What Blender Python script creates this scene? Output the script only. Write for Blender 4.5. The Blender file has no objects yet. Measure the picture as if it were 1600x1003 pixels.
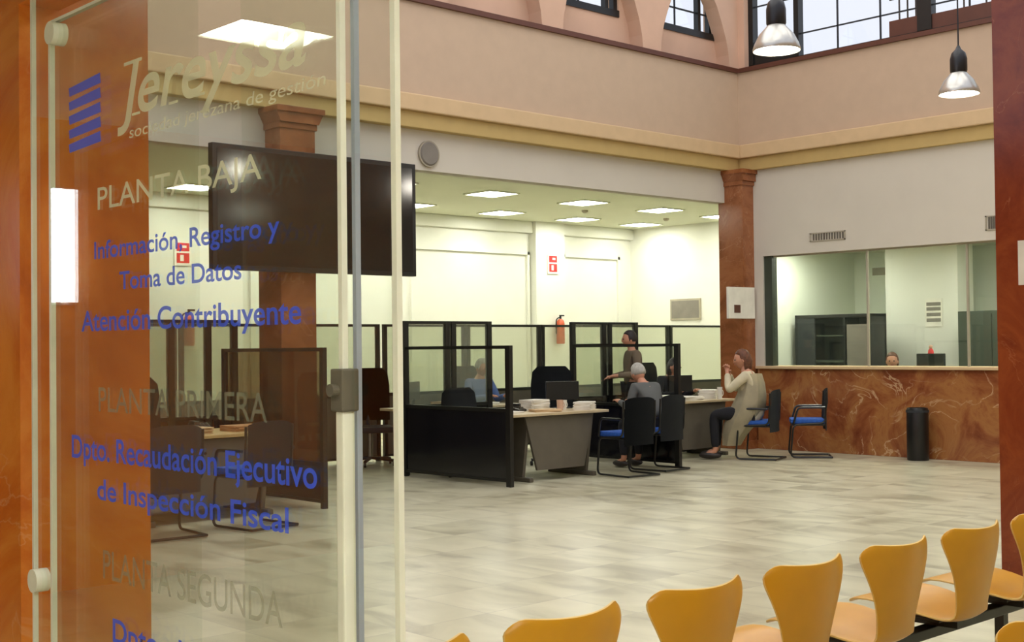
import bpy, bmesh, math, random
from mathutils import Vector, Matrix
random.seed(7)
PI = math.pi
SC = bpy.context.scene
COL = SC.collection

# ------------------------------------------------------------------ camera
YAW, PITCH, ROLL, EYE = math.radians(47.1), math.radians(1.09), math.radians(0.65), 1.5
f = Vector((math.cos(YAW)*math.cos(PITCH), math.sin(YAW)*math.cos(PITCH), math.sin(PITCH)))
r0 = Vector((math.sin(YAW), -math.cos(YAW), 0))
u0 = r0.cross(f)
r = math.cos(ROLL)*r0 - math.sin(ROLL)*u0
u = math.sin(ROLL)*r0 + math.cos(ROLL)*u0
cam = bpy.data.objects.new('camera', bpy.data.cameras.new('camera'))
COL.objects.link(cam)
M = Matrix((r, u, -f)).transposed().to_4x4()
M.translation = Vector((0, 0, EYE))
cam.matrix_world = M
cam.data.sensor_width = 36.0
cam.data.lens = 36.0*2004.0/1600.0
cam.data.clip_start = 0.05
cam.data.clip_end = 200
SC.camera = cam

# ------------------------------------------------------------------ world, exposure, large lights
w = bpy.data.worlds.new('sky'); SC.world = w; w.use_nodes = True
bg = w.node_tree.nodes['Background']
bg.inputs['Color'].default_value = (0.80, 0.82, 0.96, 1)
bg.inputs['Strength'].default_value = 1.2
SC.view_settings.view_transform = 'Standard'
SC.view_settings.look = 'None'
SC.view_settings.exposure = 0.0
SC.view_settings.gamma = 1.0
SC.view_settings.use_curve_mapping = False

def area_light(name, loc, sx, sy, power, color, rot=(0, 0, 0)):
    l = bpy.data.lights.new(name, 'AREA'); l.shape = 'RECTANGLE'
    l.size = sx; l.size_y = sy; l.energy = power; l.color = color
    o = bpy.data.objects.new(name, l); o.location = loc; o.rotation_euler = rot
    COL.objects.link(o); return o
# daylight through the glazed roof of the courtyard
area_light('skylight', (8.2, 7.3, 8.9), 12.5, 7.0, 430, (1.0, 0.95, 0.86))

# ------------------------------------------------------------------ materials
MATS = {}
def nodes(m):
    m.use_nodes = True
    return m.node_tree.nodes, m.node_tree.links, m.node_tree.nodes['Principled BSDF']
def S(c):  # sRGB 0-255 -> linear
    return tuple(((v/255)/12.92 if v/255 <= .04045 else ((v/255+.055)/1.055)**2.4) for v in c) + (1,)
def plain(name, rgb, rough=.5, metal=0., var=.04, scale=6., spec=.5, coat=0.):
    m = bpy.data.materials.new(name); N, L, p = nodes(m)
    c = S(rgb)
    tc = N.new('ShaderNodeTexCoord'); n = N.new('ShaderNodeTexNoise'); n.inputs['Scale'].default_value = scale
    n.inputs['Detail'].default_value = 4
    L.new(tc.outputs['Object'], n.inputs['Vector'])
    cr = N.new('ShaderNodeValToRGB')
    cr.color_ramp.elements[0].color = tuple(max(0, v*(1-var*2)) for v in c[:3])+(1,)
    cr.color_ramp.elements[1].color = tuple(min(1, v*(1+var*2)) for v in c[:3])+(1,)
    cr.color_ramp.elements[0].position = .3; cr.color_ramp.elements[1].position = .7
    L.new(n.outputs['Fac'], cr.inputs['Fac']); L.new(cr.outputs['Color'], p.inputs['Base Color'])
    p.inputs['Roughness'].default_value = rough; p.inputs['Metallic'].default_value = metal
    p.inputs['Specular IOR Level'].default_value = spec
    p.inputs['Coat Weight'].default_value = coat
    MATS[name] = m; return m
def marble(name, cols, vein, scale=1.2, vscale=1.6, rough=.18, vein_w=.03, vein_amt=.8, joints=None):
    m = bpy.data.materials.new(name); N, L, p = nodes(m)
    tc = N.new('ShaderNodeTexCoord')
    n = N.new('ShaderNodeTexNoise'); n.inputs['Scale'].default_value = scale; n.inputs['Detail'].default_value = 10
    n.inputs['Roughness'].default_value = .65; n.inputs['Distortion'].default_value = .8
    L.new(tc.outputs['Object'], n.inputs['Vector'])
    cr = N.new('ShaderNodeValToRGB'); e = cr.color_ramp.elements
    e[0].position = .3; e[0].color = S(cols[0]); e[1].position = .72; e[1].color = S(cols[-1])
    for i, c in enumerate(cols[1:-1]):
        k = e.new(.3+.42*(i+1)/(len(cols)-1)); k.color = S(c)
    L.new(n.outputs['Fac'], cr.inputs['Fac'])
    # veins: thin band of a second, distorted noise
    n2 = N.new('ShaderNodeTexNoise'); n2.inputs['Scale'].default_value = vscale; n2.inputs['Detail'].default_value = 6
    n2.inputs['Distortion'].default_value = 1.6
    L.new(tc.outputs['Object'], n2.inputs['Vector'])
    sb = N.new('ShaderNodeMath'); sb.operation = 'SUBTRACT'; sb.inputs[1].default_value = .5; L.new(n2.outputs['Fac'], sb.inputs[0])
    ab = N.new('ShaderNodeMath'); ab.operation = 'ABSOLUTE'; L.new(sb.outputs[0], ab.inputs[0])
    mr = N.new('ShaderNodeMapRange'); mr.inputs['From Min'].default_value = 0; mr.inputs['From Max'].default_value = vein_w
    mr.inputs['To Min'].default_value = vein_amt; mr.inputs['To Max'].default_value = 0
    L.new(ab.outputs[0], mr.inputs['Value'])
    n3 = N.new('ShaderNodeTexNoise'); n3.inputs['Scale'].default_value = vscale*1.3
    L.new(tc.outputs['Object'], n3.inputs['Vector'])
    gt = N.new('ShaderNodeMapRange'); gt.inputs['From Min'].default_value = .45; gt.inputs['From Max'].default_value = .6
    L.new(n3.outputs['Fac'], gt.inputs['Value'])
    ml = N.new('ShaderNodeMath'); ml.operation = 'MULTIPLY'; L.new(mr.outputs[0], ml.inputs[0]); L.new(gt.outputs[0], ml.inputs[1])
    mx = N.new('ShaderNodeMixRGB'); L.new(ml.outputs[0], mx.inputs['Fac']); L.new(cr.outputs['Color'], mx.inputs['Color1'])
    mx.inputs['Color2'].default_value = S(vein)
    out = mx.outputs[0]
    if joints:
        br = N.new('ShaderNodeTexBrick'); br.offset = 0
        mp = N.new('ShaderNodeMapping'); mp.inputs['Rotation'].default_value = joints[2]
        L.new(tc.outputs['Object'], mp.inputs['Vector']); L.new(mp.outputs[0], br.inputs['Vector'])
        br.inputs['Scale'].default_value = 1; br.inputs['Brick Width'].default_value = joints[0]; br.inputs['Row Height'].default_value = joints[1]
        br.inputs['Mortar Size'].default_value = .004; br.inputs['Color1'].default_value = (1, 1, 1, 1); br.inputs['Color2'].default_value = (.93, .93, .93, 1)
        br.inputs['Mortar'].default_value = (.55, .53, .5, 1)
        mm = N.new('ShaderNodeMixRGB'); mm.blend_type = 'MULTIPLY'; mm.inputs['Fac'].default_value = 1
        L.new(out, mm.inputs['Color1']); L.new(br.outputs['Color'], mm.inputs['Color2']); out = mm.outputs[0]
    L.new(out, p.inputs['Base Color']); p.inputs['Roughness'].default_value = rough
    MATS[name] = m; return m
def emit(name, rgb, strength):
    m = bpy.data.materials.new(name); N, L, p = nodes(m)
    p.inputs['Base Color'].default_value = (.9, .9, .9, 1)
    p.inputs['Emission Color'].default_value = S(rgb); p.inputs['Emission Strength'].default_value = strength
    MATS[name] = m; return m
def glass(name, tint=(245, 250, 246), boost=1.0, haze=0.0, hazecol=(200, 205, 195)):
    m = bpy.data.materials.new(name); N, L, p = nodes(m)
    N.remove(p); o = N['Material Output']
    t = N.new('ShaderNodeBsdfTransparent'); t.inputs['Color'].default_value = S(tint)
    g = N.new('ShaderNodeBsdfGlossy'); g.inputs['Roughness'].default_value = .0
    lw = N.new('ShaderNodeLayerWeight'); lw.inputs['Blend'].default_value = .5
    pw = N.new('ShaderNodeMath'); pw.operation = 'POWER'; pw.inputs[1].default_value = 5; L.new(lw.outputs['Facing'], pw.inputs[0])
    ma = N.new('ShaderNodeMath'); ma.operation = 'MULTIPLY_ADD'; ma.inputs[1].default_value = .96*boost; ma.inputs[2].default_value = .04*boost
    L.new(pw.outputs[0], ma.inputs[0])
    mx = N.new('ShaderNodeMixShader'); L.new(ma.outputs[0], mx.inputs['Fac']); L.new(t.outputs[0], mx.inputs[1]); L.new(g.outputs[0], mx.inputs[2])
    last = mx
    if haze:
        d = N.new('ShaderNodeBsdfDiffuse'); d.inputs['Color'].default_value = S(hazecol)
        m2 = N.new('ShaderNodeMixShader'); m2.inputs['Fac'].default_value = haze
        L.new(mx.outputs[0], m2.inputs[1]); L.new(d.outputs[0], m2.inputs[2]); last = m2
    L.new(last.outputs[0], o.inputs['Surface'])
    MATS[name] = m; return m
def film(name, rgb, opac, rough=.6):
    m = bpy.data.materials.new(name); N, L, p = nodes(m); o = N['Material Output']
    p.inputs['Base Color'].default_value = S(rgb); p.inputs['Roughness'].default_value = rough
    t = N.new('ShaderNodeBsdfTransparent'); mx = N.new('ShaderNodeMixShader'); mx.inputs['Fac'].default_value = opac
    L.new(t.outputs[0], mx.inputs[1]); L.new(p.outputs[0], mx.inputs[2]); L.new(mx.outputs[0], o.inputs['Surface'])
    MATS[name] = m; return m

marble('orange_marble', [(172, 76, 24), (202, 106, 36), (218, 134, 54), (208, 114, 44)], (225, 170, 120), scale=1.3, vscale=1.2, vein_w=.008, vein_amt=.35)
marble('red_marble', [(112, 54, 32), (140, 80, 48), (168, 114, 66), (130, 64, 42)], (220, 184, 140), scale=1.8, vscale=1.5, vein_w=.016, vein_amt=.75, joints=(1.45, 3.0, (PI/2, 0, PI/2)))
marble('column_marble', [(108, 58, 32), (136, 80, 46), (156, 98, 60), (136, 76, 44)], (200, 150, 110), scale=1.8, vscale=1.6, vein_w=.01, vein_amt=.4)
plain('fascia_paint', (192, 168, 142), .8, var=.015)
plain('cornice_paint', (206, 178, 136), .7, var=.02)
plain('cornice_shade', (190, 164, 104), .7, var=.02)  # olive tone: shade under the cornice put into the colour
plain('salmon_paint', (208, 172, 146), .8, var=.03, scale=2)
plain('brown_trim', (92, 52, 36), .5)
plain('white_wall', (224, 224, 212), .85, var=.012, scale=2)
plain('pale_wall', (206, 200, 184), .85, var=.012, scale=2)
plain('green_wall', (226, 230, 214), .85, var=.012, scale=2)
plain('white_ceiling', (206, 207, 184), .9, var=.01, scale=1)
plain('black_metal', (20, 21, 20), .35)
plain('dark_panel', (18, 18, 24), .14, spec=.6)
plain('charcoal_mesh', (40, 44, 48), .7)
plain('black_plastic', (16, 16, 17), .35)
plain('screen_black', (26, 24, 24), .12)
plain('panel_grey', (94, 88, 76), .6)
plain('desk_top', (196, 178, 142), .4, var=.05)
plain('wood_top', (190, 160, 100), .4, var=.06)
plain('paper', (232, 228, 214), .8)
plain('kraft', (186, 140, 92), .8)
plain('blue_fabric', (34, 84, 168), .8, var=.1, scale=30)
plain('ply_edge', (232, 196, 120), .5)
plain('orange_shell', (206, 148, 30), .34, var=.06, scale=3)
plain('steel', (170, 170, 165), .3, 1.)
plain('brushed', (150, 150, 142), .25, 1.)
plain('cream_edge', (226, 226, 212), .25)  # on pane edges, the light that polished glass catches put into the colour
plain('blue_edge', (176, 184, 206), .25)
plain('skin', (196, 140, 112), .55, var=.05)
plain('hair_dark', (34, 26, 24), .6, var=.2, scale=30)
plain('hair_brown', (96, 56, 34), .6, var=.2, scale=30)
plain('hair_grey', (170, 168, 158), .7, var=.1, scale=30)
plain('cloth_blue', (98, 124, 178), .85)
plain('cloth_beige', (206, 196, 166), .9, var=.06)
plain('cloth_taupe', (112, 96, 80), .9)
plain('cloth_black', (24, 24, 30), .9)
plain('cloth_grey', (92, 94, 92), .9)
plain('shoe_dark', (40, 34, 30), .5)
plain('red_paint', (200, 44, 28), .35)
plain('sign_red', (206, 40, 40), .5)
plain('red_orange', (190, 84, 48), .4)
plain('green_dark', (58, 66, 54), .5)
plain('grille', (166, 158, 138), .6)
plain('speaker_grey', (128, 122, 112), .8)
plain('lamp_alu', (196, 194, 184), .28, .8)
plain('lips', (150, 70, 64), .5)
plain('teal', (84, 110, 108), .5)
emit('panel_light', (250, 250, 238), 33.0)
emit('lamp_glow', (255, 250, 235), 8.0)
emit('tube_glow', (240, 242, 255), 14.0)
glass('clear_glass', (252, 254, 252))
glass('door_glass', (252, 254, 250), 1.2, .015)
glass('window_glass', (250, 253, 249), 1.0, .02, (200, 225, 205))
glass('screen_glass', (247, 249, 242), 1.0, .14, (215, 220, 196))
glass('smoked_glass', (200, 188, 170), 1.0, .06, (120, 110, 95))
film('frosted_film', (206, 212, 190), .45)
film('white_vinyl', (226, 224, 194), .78)
film('grey_vinyl', (150, 148, 124), .5)
film('blue_vinyl', (58, 90, 232), .85)
marble('pillar_marble', [(104, 40, 22), (126, 54, 30), (142, 70, 38), (118, 50, 30)], (190, 130, 90), scale=1.8, vscale=1.6, vein_w=.006, vein_amt=.3)
# floor: pale veined marble tiles
def floor_mat():
    m = bpy.data.materials.new('floor_marble'); N, L, p = nodes(m)
    tc = N.new('ShaderNodeTexCoord')
    mp = N.new('ShaderNodeMapping'); mp.inputs['Rotation'].default_value = (0, 0, math.radians(50)); mp.inputs['Scale'].default_value = (1.0, .45, 1)
    L.new(tc.outputs['Object'], mp.inputs['Vector'])
    br = N.new('ShaderNodeTexBrick'); br.offset = 0; br.inputs['Scale'].default_value = 1
    br.inputs['Brick Width'].default_value = .6; br.inputs['Row Height'].default_value = .6; br.inputs['Mortar Size'].default_value = .003
    br.inputs['Color1'].default_value = (1, 1, 1, 1); br.inputs['Color2'].default_value = (0, 0, 0, 1); br.inputs['Mortar'].default_value = (.5, .5, .5, 1)
    L.new(tc.outputs['Object'], br.inputs['Vector'])
    # each tile shifts the vein pattern
    sh = N.new('ShaderNodeVectorMath'); sh.operation = 'MULTIPLY_ADD'; sh.inputs[1].default_value = (3.7, 2.3, 1.1)
    L.new(br.outputs['Color'], sh.inputs[0]); L.new(mp.outputs[0], sh.inputs[2])
    n = N.new('ShaderNodeTexNoise'); n.inputs['Scale'].default_value = 2.0; n.inputs['Detail'].default_value = 8; n.inputs['Distortion'].default_value = 1.2
    L.new(sh.outputs[0], n.inputs['Vector'])
    cr = N.new('ShaderNodeValToRGB'); e = cr.color_ramp.elements
    e[0].position = .32; e[0].color = S((160, 153, 126)); e[1].position = .62; e[1].color = S((206, 201, 172))
    k = e.new(.46); k.color = S((190, 185, 156))
    L.new(n.outputs['Fac'], cr.inputs['Fac'])
    mo = N.new('ShaderNodeMixRGB'); mo.blend_type = 'MIX'; L.new(br.outputs['Fac'], mo.inputs['Fac'])
    L.new(cr.outputs[0], mo.inputs['Color1']); mo.inputs['Color2'].default_value = S((168, 162, 142))
    L.new(mo.outputs[0], p.inputs['Base Color']); p.inputs['Roughness'].default_value = .3
    MATS['floor_marble'] = m
floor_mat()

# ------------------------------------------------------------------ mesh helpers
class MB:
    def __init__(s): s.bm = bmesh.new()
    def box(s, x0, x1, y0, y1, z0, z1, bev=0., mat=None):
        g = bmesh.ops.create_cube(s.bm, size=1)
        vs = g['verts']
        T = Matrix.Translation(((x0+x1)/2, (y0+y1)/2, (z0+z1)/2)) @ Matrix.Diagonal((abs(x1-x0), abs(y1-y0), abs(z1-z0), 1))
        if mat is not None: T = mat @ T
        bmesh.ops.transform(s.bm, matrix=T, verts=vs)
        if bev:
            es = list({e for v in vs for e in v.link_edges})
            bmesh.ops.bevel(s.bm, geom=es, offset=bev, segments=2, affect='EDGES', profile=.6)
        return s
    def cyl(s, p0, p1, r0, r1=None, seg=16):
        p0, p1 = Vector(p0), Vector(p1); d = p1-p0
        if r1 is None: r1 = r0
        T = Matrix.Translation((p0+p1)/2) @ d.to_track_quat('Z', 'Y').to_matrix().to_4x4()
        bmesh.ops.create_cone(s.bm, cap_ends=True, segments=seg, radius1=r0, radius2=r1, depth=d.length, matrix=T)
        return s
    def sph(s, c, rx, ry=None, rz=None, seg=16, rot=None):
        ry = ry or rx; rz = rz or rx
        T = Matrix.Translation(c) @ (rot or Matrix()) @ Matrix.Diagonal((rx, ry, rz, 1))
        bmesh.ops.create_uvsphere(s.bm, u_segments=seg, v_segments=max(8, seg*2//3), radius=1, matrix=T)
        return s
    def lathe(s, prof, c=(0, 0, 0), seg=28, cap=False):
        rings = []
        for rr, z in prof:
            rings.append([s.bm.verts.new((c[0]+rr*math.cos(2*PI*i/seg), c[1]+rr*math.sin(2*PI*i/seg), c[2]+z)) for i in range(seg)])
        for a, b in zip(rings, rings[1:]):
            for i in range(seg):
                s.bm.faces.new((a[i], a[(i+1) % seg], b[(i+1) % seg], b[i]))
        if cap:
            s.bm.faces.new(list(reversed(rings[0]))); s.bm.faces.new(rings[-1])
        return s
    def tube(s, pts, rad, seg=8, closed=False):
        pts = [Vector(p) for p in pts]; n = len(pts); rings = []
        up = None
        for i in range(n):
            a = pts[i-1] if (i > 0 or closed) else pts[i]
            b = pts[(i+1) % n] if (i < n-1 or closed) else pts[i]
            t = (b-a).normalized()
            if up is None:
                up = Vector((0, 0, 1)) if abs(t.z) < .9 else Vector((1, 0, 0))
            x = t.cross(up)
            if x.length < 1e-4: x = t.cross(Vector((1, 0, 0)))
            x.normalize(); y = x.cross(t).normalized(); up = y
            rings.append([s.bm.verts.new(pts[i] + rad*(math.cos(2*PI*k/seg)*x+math.sin(2*PI*k/seg)*y)) for k in range(seg)])
        rr = list(zip(rings, rings[1:])) + ([(rings[-1], rings[0])] if closed else [])
        for a, b in rr:
            for k in range(seg):
                s.bm.faces.new((a[k], b[k], b[(k+1) % seg], a[(k+1) % seg]))
        if not closed:
            s.bm.faces.new(rings[0]); s.bm.faces.new(list(reversed(rings[-1])))
        return s
    def prism(s, pts, axis, a, b):
        # pts: 2D outline in the two other axes, extruded along axis from a to b
        def mk(p, t):
            return {0: (t, p[0], p[1]), 1: (p[0], t, p[1]), 2: (p[0], p[1], t)}[axis]
        A = [s.bm.verts.new(mk(p, a)) for p in pts]; B = [s.bm.verts.new(mk(p, b)) for p in pts]
        s.bm.faces.new(A); s.bm.faces.new(list(reversed(B)))
        for i in range(len(pts)):
            j = (i+1) % len(pts); s.bm.faces.new((A[i], B[i], B[j], A[j]))
        return s
    def build(s, name, mat, parent=None, smooth=False, loc=None, rz=0):
        bmesh.ops.recalc_face_normals(s.bm, faces=s.bm.faces[:])
        me = bpy.data.meshes.new(name); s.bm.to_mesh(me); s.bm.free()
        me.materials.append(MATS[mat])
        if smooth:
            for p in me.polygons: p.use_smooth = True
            try: me.set_sharp_from_angle(angle=math.radians(40))
            except Exception: pass
        o = bpy.data.objects.new(name, me); COL.objects.link(o)
        if parent: o.parent = parent
        if loc is not None: o.location = loc
        if rz: o.rotation_euler.z = rz
        return o
def tag(o, label, cat, group=None):
    o['label'] = label; o['category'] = cat
    if group: o['group'] = group
    elif 'group' in o: del o['group']
    return o
def thing(name, label, cat, loc=(0, 0, 0), rz=0, group=None):
    o = bpy.data.objects.new(name, None); COL.objects.link(o)
    o.empty_display_size = .1
    o.location = loc; o.rotation_euler.z = rz
    return tag(o, label, cat, group)
def struct(o):
    o['kind'] = 'structure'; return o
def dup(root, loc, rz, label, group=None):
    def cp(o, par):
        c = o.copy(); COL.objects.link(c); c.parent = par
        for ch in [q for q in bpy.data.objects if q.parent == o and q not in made]:
            made.add(cp(ch, c))
        return c
    made = set()
    c = cp(root, None); c.location = loc; c.rotation_euler.z = rz
    c['label'] = label
    if group: c['group'] = group
    return c
def arc(c, rr, a0, a1, n, plane='xz'):
    out = []
    for i in range(n+1):
        a = a0+(a1-a0)*i/n
        p = (rr*math.cos(a), rr*math.sin(a))
        out.append((c[0]+p[0], c[1], c[2]+p[1]) if plane == 'xz' else (c[0]+p[0], c[1]+p[1], c[2]) if plane == 'xy' else (c[0], c[1]+p[0], c[2]+p[1]))
    return out
def rounded(pts, rr=.05, n=4):
    # round the corners of an open polyline
    pts = [Vector(p) for p in pts]; out = [pts[0]]
    for i in range(1, len(pts)-1):
        a, b, c = pts[i-1], pts[i], pts[i+1]
        d1 = (a-b).normalized()*min(rr, (a-b).length*.45); d2 = (c-b).normalized()*min(rr, (c-b).length*.45)
        for k in range(n+1):
            t = k/n; out.append((b+d1)*(1-t)**2 + b*2*t*(1-t) + (b+d2)*t*t)
    out.append(pts[-1]); return out

# ------------------------------------------------------------------ the setting
struct(MB().box(-4.2, 21, -3.2, 18.7, -.2, 0).build('floor', 'floor_marble'))
# open office behind the left arcade
struct(MB().box(-1, 20.8, 11.5, 18.7, 3.95, 4.15).build('ceiling', 'white_ceiling'))
b = MB().box(-1, 20.8, 18.4, 18.6, 0, 3.95)
struct(b.build('wall_back', 'white_wall'))
struct(MB().box(17.6, 18.4, 18.22, 18.4, 0, 3.95).build('trim_1', 'white_wall'))            # pilaster
struct(MB().box(-1, 20.6, 18.3, 18.4, 3.72, 3.95, .02).build('trim_2', 'white_wall'))        # crown
for i, (a, c) in enumerate([(14.56, 17.55), (18.5, 20.2), (11.2, 14.2)]):
    m = MB()
    m.box(a, a+.06, 18.35, 18.4, .1, 3.35); m.box(c-.06, c, 18.35, 18.4, .1, 3.35); m.box(a, c, 18.35, 18.4, 3.29, 3.35)
    struct(m.build('trim_%d' % (i+3), 'white_wall'))
struct(MB().box(20.6, 20.8, 11.5, 18.4, 0, 3.95).build('wall_right', 'white_wall'))
struct(MB().box(-1.2, -1, 11.5, 18.6, 0, 3.95).build('wall_far_left', 'white_wall'))
# left arcade: header, fascia, cornice
struct(MB().box(-1, 14.9, 11.32, 11.5, 3.5, 5.4).build('wall_header', 'pale_wall'))
struct(MB().box(-1, 14.9, 11.2, 11.32, 4.32, 5.36).build('wall_fascia_left', 'fascia_paint'))
struct(MB().box(-1, 14.9, 11.14, 11.32, 4.13, 4.32, .015).build('trim_6', 'cornice_paint'))
struct(MB().box(-1, 14.9, 11.20, 11.32, 3.95, 4.13, .01).build('trim_7', 'cornice_shade'))
struct(MB().box(-1, 14.86, 11.16, 11.5, 5.36, 5.42).build('trim_8', 'brown_trim'))
# right wall above the counter
struct(MB().box(14.95, 15.15, -3, 11.5, 2.72, 5.36).build('wall_upper_right', 'pale_wall'))
struct(MB().box(14.88, 14.95, -3, 11.2, 4.32, 5.36).build('wall_fascia_right', 'fascia_paint'))
struct(MB().box(14.82, 14.95, -3, 11.14, 4.13, 4.32, .015).build('trim_9', 'cornice_paint'))
struct(MB().box(14.88, 14.95, -3, 11.2, 3.95, 4.13, .01).build('trim_10', 'cornice_shade'))
struct(MB().box(14.84, 15.15, -3, 11.16, 5.36, 5.42).build('trim_11', 'brown_trim'))
# marble dado of the counter
struct(MB().box(14.95, 15.2, -3, 10.98, 0, 1.13).build('wall_counter_right', 'red_marble'))
struct(MB().box(14.9, 15.45, -3, 10.98, 1.13, 1.17, .008).build('trim_12', 'cornice_paint'))
# glass office behind the counter
struct(MB().box(15.15, 20.6, 11.3, 11.48, 0, 5.36).build('wall_office_side', 'green_wall'))
struct(MB().box(18.0, 18.2, 4, 11.3, 0, 2.9).build('wall_office_back', 'green_wall'))
struct(MB().box(15.15, 18.2, 3.8, 4, 0, 2.9).build('wall_office_near', 'green_wall'))
struct(MB().box(15.15, 18.2, 4, 11.3, 2.9, 3.1).build('ceiling_office', 'white_ceiling'))
struct(MB().box(16.95, 17.4, 8.98, 10.12, 0, 2.9).build('wall_office_pier', 'white_wall'))
# office window: one fixed sheet per bay, thin joints between
wn = MB()
for y0, y1 in ((9.26, 10.72), (7.85, 9.22), (6.3, 7.81)):
    wn.box(15.03, 15.045, y0, y1, 1.17, 2.72)
g = struct(wn.build('window_1', 'window_glass'))
fr = MB()
for y in (9.24, 7.83): fr.box(15.02, 15.055, y-.012, y+.012, 1.17, 2.72)
fr.box(15.02, 15.06, 6.3, 10.75, 2.70, 2.72)
fr.build('joint', 'grille', g)
MB().box(14.98, 15.1, 10.73, 10.86, 1.17, 2.72).build('jamb', 'green_dark', g)
struct(MB().box(14.95, 15.15, 10.86, 11.3, 1.13, 2.72).build('trim_13', 'pale_wall'))
struct(MB().box(14.95, 15.15, -3, 6.3, 1.17, 2.72).build('wall_right_near', 'pale_wall'))
# rest of the hall, beyond the frame
struct(MB().box(-1, 15, -3.2, -3, 0, 5.4).build('wall_front', 'pale_wall'))
struct(MB().box(1.6, 14.9, -3, 3.3, 3.95, 4.15).build('ceiling_near', 'white_ceiling'))
struct(MB().box(1.5, 14.9, 3.3, 3.5, 3.95, 5.4).build('wall_fascia_near', 'fascia_paint'))
# upper gallery, left side: wall with arched bays between flared pilasters
UP = 8.8
gw = MB()
WX = [(9.72, 10.72), (11.58, 12.6), (13.42, 14.62)]
xs = [-1] + [v for p in WX for v in p] + [14.9]
for i in range(0, len(xs), 2): gw.box(xs[i], xs[i+1], 11.42, 11.6, 5.42, UP)
for a, c in WX:
    gw.box(a, c, 11.42, 11.6, 5.42, 5.83); gw.box(a, c, 11.42, 11.6, 7.3, UP)
struct(gw.build('wall_gallery_left', 'salmon_paint'))
for i, xc in enumerate((5.55, 7.41, 9.28, 11.15, 13.02)):
    pts = []
    prof = [(.18, 5.42), (.2, 5.6), (.25, 5.8), (.33, 6.0), (.45, 6.25), (.6, 6.45), (.8, 6.62), (.93, 6.68), (.93, UP)]
    pts = [(xc+a, z) for a, z in prof] + [(xc-a, z) for a, z in reversed(prof)]
    struct(MB().prism(pts, 1, 11.2, 11.42).build('wall_arch_pilaster', 'salmon_paint'))
prof = [(.18, 5.42), (.2, 5.6), (.25, 5.8), (.33, 6.0), (.45, 6.25), (.6, 6.45), (.8, 6.62), (.93, 6.68), (.93, UP)]
struct(MB().prism([(14.92, 5.42), (14.92, UP)] + [(14.88-a, z) for a, z in reversed(prof)], 1, 11.2, 11.42).build('wall_arch_corner', 'salmon_paint'))
for i, (a, c) in enumerate(WX):
    m = MB()
    for x0, x1 in ((a, a+.07), (c-.07, c), ((a+c)/2+.28, (a+c)/2+.34)): m.box(x0, x1, 11.44, 11.52, 5.83, 7.3)
    m.box(a, c, 11.40, 11.54, 5.83, 5.92); m.box(a, c, 11.44, 11.52, 7.22, 7.3)
    fo = struct(m.build('window_%d' % (i+2), 'black_metal'))
    k = MB()
    for z in (6.18, 6.45, 6.72, 7.0): k.box(a+.07, c-.07, 11.47, 11.49, z, z+.02)
    k.box((a+c)/2-.2, (a+c)/2-.18, 11.47, 11.49, 5.92, 7.22)
    k.build('muntin', 'charcoal_mesh', fo)
    MB().box(a+.07, c-.07, 11.478, 11.483, 5.92, 7.22).build('pane', 'clear_glass', fo)
struct(MB().box(14.9, 15.12, 11.09, 11.6, 5.42, UP).build('wall_gallery_corner', 'salmon_paint'))
# upper gallery, right side: steel glazing over the fascia
struct(MB().box(15.15, 15.3, -3, 3.5, 5.42, UP).build('wall_gallery_right', 'salmon_paint'))
m = MB()
for y in (11.05, 10.28, 8.34, 7.2, 5.4, 3.6):
    m.box(15.0, 15.12, y-.1 if y in (8.34,) else y-.04, y+.1 if y in (8.34,) else y+.04, 5.42, UP)
m.box(15.0, 15.12, 3.5, 11.2, 5.42, 5.47); m.box(15.0, 15.12, 3.5, 11.2, 7.6, 7.7)
go = struct(m.build('window_5', 'black_metal'))
k = MB()
for y in (9.65, 9.0, 7.75, 6.3): k.box(15.05, 15.07, y-.01, y+.01, 5.47, 7.6)
for z in (5.78, 6.3, 6.9): k.box(15.05, 15.07, 3.6, 11.05, z, z+.018)
k.build('muntin', 'charcoal_mesh', go)
MB().box(15.056, 15.062, 3.6, 11.05, 5.47, 7.6).build('pane', 'clear_glass', go)
MB().box(15.02, 15.1, 10.32, 11.01, 5.47, 5.76).build('lower_panel', 'black_metal', go)
MB().box(15.02, 15.1, 7.24, 8.24, 5.47, 5.66).build('lower_panel', 'brown_trim', go)
MB().box(15.02, 15.1, 8.44, 8.85, 5.47, 5.68).build('lower_panel', 'brown_trim', go)
rl = MB().tube([(15.3, 7.24, 6.05), (15.3, 9.0, 6.05)], .02)
rl.build('handrail', 'charcoal_mesh', go)
for y in (7.45, 7.65, 7.95, 8.5, 8.62, 8.74, 8.86): MB().cyl((15.3, y, 5.42), (15.3, y, 6.05), .012, seg=8).build('baluster', 'charcoal_mesh', go)
# roof frame carrying the pendant lamps
m = MB()
for x in (1.6, 4.9, 9.05, 12.1, 14.7): m.box(x, x+.2, 3.3, 11.6, 8.6, 8.8)
m.box(1.5, 15.3, 6.31, 6.51, 8.5, 8.6)
struct(m.build('trim_14', 'brown_trim'))
# entrance: marble pier, header, lobby
struct(MB().box(1.5, 1.91, 3.73, 11.2, 0, 3.5).build('wall_left', 'orange_marble'))
struct(MB().box(1.5, 1.62, .4, 3.73, 2.52, 3.5).build('wall_door_header', 'orange_marble'))
struct(MB().box(-4, 1.5, -2, 8, 2.95, 3.1).build('ceiling_lobby', 'white_ceiling'))
struct(MB().box(-4.2, -4, -2, 8, 0, 3.1).build('wall_lobby_back', 'pale_wall'))
struct(MB().box(-4, 1.5, 7.8, 8, 0, 2.95).build('wall_lobby_end', 'orange_marble'))
struct(MB().box(-4, 1.6, -2.2, -2, 0, 3.1).build('wall_lobby_near', 'pale_wall'))
struct(MB().box(1.5, 1.62, -2, .4, 0, 3.5).build('wall_lobby_side', 'orange_marble'))

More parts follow.
